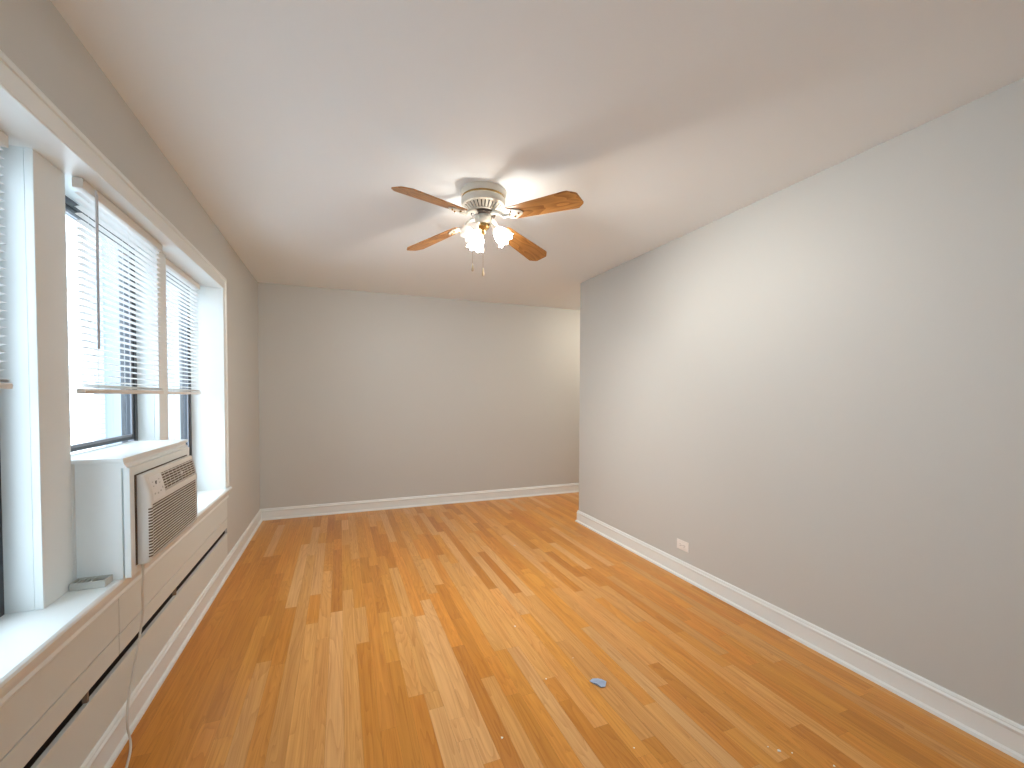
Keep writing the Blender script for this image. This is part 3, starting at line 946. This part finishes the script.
# switch housing and light fitter
bm = bmesh.new()
lathe(bm, [(0.030, H - 0.130), (0.046, H - 0.136), (0.049, H - 0.142), (0.049, H - 0.176), (0.044, H - 0.184), (0.030, H - 0.188)], 40, T)
obj('switch_housing', bm, m_fan, fan, smooth=True)
bm = bmesh.new()
lathe(bm, [(0.030, H - 0.186), (0.038, H - 0.190), (0.036, H - 0.206), (0.024, H - 0.216), (0.012, H - 0.222), (0.009, H - 0.230), (0.013, H - 0.237), (0.009, H - 0.244), (0.002, H - 0.247)], 32, T)
obj('light_fitter', bm, m_brass, fan, smooth=True)
va = -YAW          # lamp arms are laid out from the fan's own bearing
SH = []
for k, (dang, lit) in enumerate(((-8, True), (112, True), (232, False))):
    ang = math.radians(dang) + va + 0.06
    d = Vector((math.cos(ang), math.sin(ang), 0))
    ax = (d * math.sin(math.radians(42)) + Vector((0, 0, -math.cos(math.radians(42))))).normalized()
    c0 = Vector((FX, FY, H - 0.198))
    neck = c0 + d * 0.062 + Vector((0, 0, -0.004))
    bm = bmesh.new()
    tube(bm, bez([c0 + d * 0.025, c0 + d * 0.048 + Vector((0, 0, 0.006)), neck, neck + ax * 0.012], 5), 0.0085, 10)
    q = ax.to_track_quat('Z', 'Y').to_matrix().to_4x4()
    Ms = Matrix.Translation(neck) @ q @ Matrix.Scale(0.9, 4)
    lathe(bm, [(0.012, 0.006), (0.020, 0.010), (0.022, 0.014), (0.022, 0.030), (0.016, 0.032)], 24, Ms)
    arm = obj('lamp_arm', bm, m_fan, fan, smooth=True)
    # ruffled tulip shade
    bm = bmesh.new()
    seg = 48
    prof = [(0.021, 0.022, 0), (0.027, 0.030, 0), (0.038, 0.046, 0.02), (0.045, 0.064, 0.03), (0.046, 0.082, 0.04), (0.046, 0.096, 0.06), (0.051, 0.110, 0.09), (0.059, 0.120, 0.12)]
    def ringset(off):
        out = []
        for r, z, amp in prof:
            out.append([bm.verts.new(Ms @ Vector(((r - off) * (1 + amp * math.cos(8 * t)) * math.cos(t), (r - off) * (1 + amp * math.cos(8 * t)) * math.sin(t), z + amp * 0.04 * math.cos(8 * t)))) for t in [2 * PI * i / seg for i in range(seg)]])
        return out
    o_ = ringset(0.0)
    for r_ in range(len(prof) - 1):
        for i in range(seg):
            j = (i + 1) % seg
            bm.faces.new((o_[r_][i], o_[r_][j], o_[r_ + 1][j], o_[r_ + 1][i]))
    obj('glass_shade', bm, m_shade, fan, smooth=True, angle=80)
    bm = bmesh.new()
    lathe(bm, [(0.010, 0.030), (0.011, 0.034), (0.014, 0.040), (0.015, 0.046), (0.013, 0.051), (0.008, 0.055), (0.003, 0.056)], 20, Ms)
    obj('light_bulb', bm, m_bulb if lit else m_bulb_off, fan, smooth=True)
    if lit:
        ld = bpy.data.lights.new('bulb_light', 'POINT')
        ld.energy = LAMP_W
        ld.color = (1.0, 0.965, 0.91)
        ld.shadow_soft_size = 0.022
        lo_ = bpy.data.objects.new('bulb_light', ld); COL.objects.link(lo_)
        lo_.parent = fan
        lo_.matrix_parent_inverse = fan.matrix_world.inverted()
        lo_.location = neck + ax * 0.074
# pull chains with finials
for (px_, py_, zb) in ((0.722, 2.455, 2.103), (0.783, 2.445, 2.080)):
    bm = bmesh.new()
    z = H - 0.172
    x0_, y0_ = FX + (px_ - FX) * 0.72, FY + (py_ - FY)
    tube(bm, [(x0_, y0_, z), (px_, py_, z - 0.02), (px_, py_, zb + 0.02)], 0.0006, 6)
    ch = obj('pull_chain', bm, m_brass, fan)
    bm = bmesh.new()
    lathe(bm, [(0.002, zb + 0.024), (0.0045, zb + 0.018), (0.0055, zb + 0.004), (0.0075, zb - 0.010), (0.0072, zb - 0.018), (0.003, zb - 0.022)], 16, Matrix.Translation((px_, py_, 0)))
    obj('finial', bm, material('finial_wood', (0.62, 0.50, 0.33), 0.4) if 'finial_wood' not in bpy.data.materials else bpy.data.materials['finial_wood'], ch, smooth=True)

# unseen dome light added in the side passage to brighten the back wall
px_c, py_c = 3.35, 4.35
root = thing('added_dome_light', 'unseen round white dome light added to the side passage ceiling', 'ceiling light', (px_c, py_c, H))
Td = Matrix.Translation((px_c, py_c, 0))
bm = bmesh.new(); lathe(bm, [(0.165, H), (0.165, H - 0.018), (0.155, H - 0.024), (0.02, H - 0.024)], 40, Td); obj('base', bm, m_fan, root, smooth=True)
bm = bmesh.new(); lathe(bm, [(0.150, H - 0.024), (0.140, H - 0.055), (0.105, H - 0.085), (0.055, H - 0.102), (0.005, H - 0.107)], 40, Td)
obj('diffuser', bm, emit('lit_diffuser', (1.0, 0.90, 0.76), 50.0), root, smooth=True)

# ------------------------------------------------------------------ litter on the floor
bm = bmesh.new()
pts = [(-0.046, 0.010), (-0.030, 0.026), (-0.008, 0.024), (0.012, 0.031), (0.034, 0.010), (0.026, -0.020), (0.006, -0.030), (-0.012, -0.014), (-0.030, -0.002)]
ctr = bm.verts.new((0.004, 0.004, 0.015)); ring = []
for i, (x, y) in enumerate(pts):
    ring.append(bm.verts.new((x, y, 0.004 + 0.008 * ((i * 37) % 5) / 4)))
low = [bm.verts.new((x * 0.8, y * 0.8, 0.0002)) for x, y in pts]
for i in range(len(pts)):
    j = (i + 1) % len(pts)
    bm.faces.new((ctr, ring[i], ring[j])); bm.faces.new((ring[i], low[i], low[j], ring[j]))
bm.faces.new(low)
paper = obj('paper_scrap', bm, m_paper)
paper.location = (1.127, 1.716, 0)
paper.rotation_euler = (0, 0, -0.5)
tag(paper, 'crumpled blue grey paper scrap on the oak floor', 'paper')

# white paint flecks scattered on the boards
FL = [(0.96, 2.66, 'white paint fleck left of the paper scrap, farthest of the floor specks near it')]
from_px = lambda u, v: (lambda d: Vector((0, 0, CAM_H)) + d * (-CAM_H / d.z))(R2 * ((u - 512) / FPX) + U2 * ((CYP - v) / FPX) + FW)
flecks = [(515.0, 626.5, .007, 'white fleck on the floor up and left of the blue paper scrap'),
          (573.0, 658.0, .004, 'tiny white fleck on the floor just above the blue paper scrap'),
          (546.0, 679.0, .005, 'white fleck on the floor left of the blue paper scrap'),
          (502.0, 738.0, .006, 'white fleck on the floor near the bottom, left of centre'),
          (779.0, 751.0, .008, 'largest white fleck on the floor near the bottom right'),
          (768.0, 747.0, .004, 'small white fleck just left of the largest one'),
          (792.0, 753.0, .004, 'small white fleck just right of the largest one'),
          (514.5, 545.5, .008, 'white fleck on the floor towards the right wall\'s corner'),
          (634.0, 748.0, .004, 'tiny white fleck on the floor below the paper scrap'),
          (834.0, 766.0, .005, 'white fleck at the bottom edge right of the largest one')]
for u, v, s, lb in flecks:
    p = from_px(u, v)
    bm = bmesh.new()
    n = 6
    rr = [s * random.uniform(0.6, 1.1) for _ in range(n)]
    top = [bm.verts.new((rr[i] * math.cos(2 * PI * i / n), rr[i] * math.sin(2 * PI * i / n), s * 0.35)) for i in range(n)]
    bot = [bm.verts.new((rr[i] * 0.9 * math.cos(2 * PI * i / n), rr[i] * 0.9 * math.sin(2 * PI * i / n), 0.0002)) for i in range(n)]
    bm.faces.new(top); bm.faces.new(bot[::-1])
    for i in range(n):
        j = (i + 1) % n
        bm.faces.new((top[i], top[j], bot[j], bot[i]))
    o = obj('paint_fleck', bm, m_chip)
    o.location = (p.x, p.y, 0)
    tag(o, lb, 'debris', 'white flecks on the floor')

# ------------------------------------------------------------------ outside
root = thing('neighbouring_building', 'pale brick building close outside the windows', 'building', (-3.4, 4.0, -1.0))
bm = bmesh.new(); box(bm, -3.8, -3.4, -4.0, 9.0, -1.0, 4.2); obj('brick_wall', bm, m_brick, root)
bm = bmesh.new(); box(bm, -3.4, -1.9, 8.6, 9.0, -1.0, 4.2); obj('end_wall', bm, material('grey_blue_stucco', (0.33, 0.37, 0.41), 0.9), root)
bm = bmesh.new(); box(bm, -3.85, -3.35, -4.0, 9.05, 4.2, 4.32); obj('coping', bm, material('coping_stone', (0.6, 0.6, 0.6), 0.9), root)
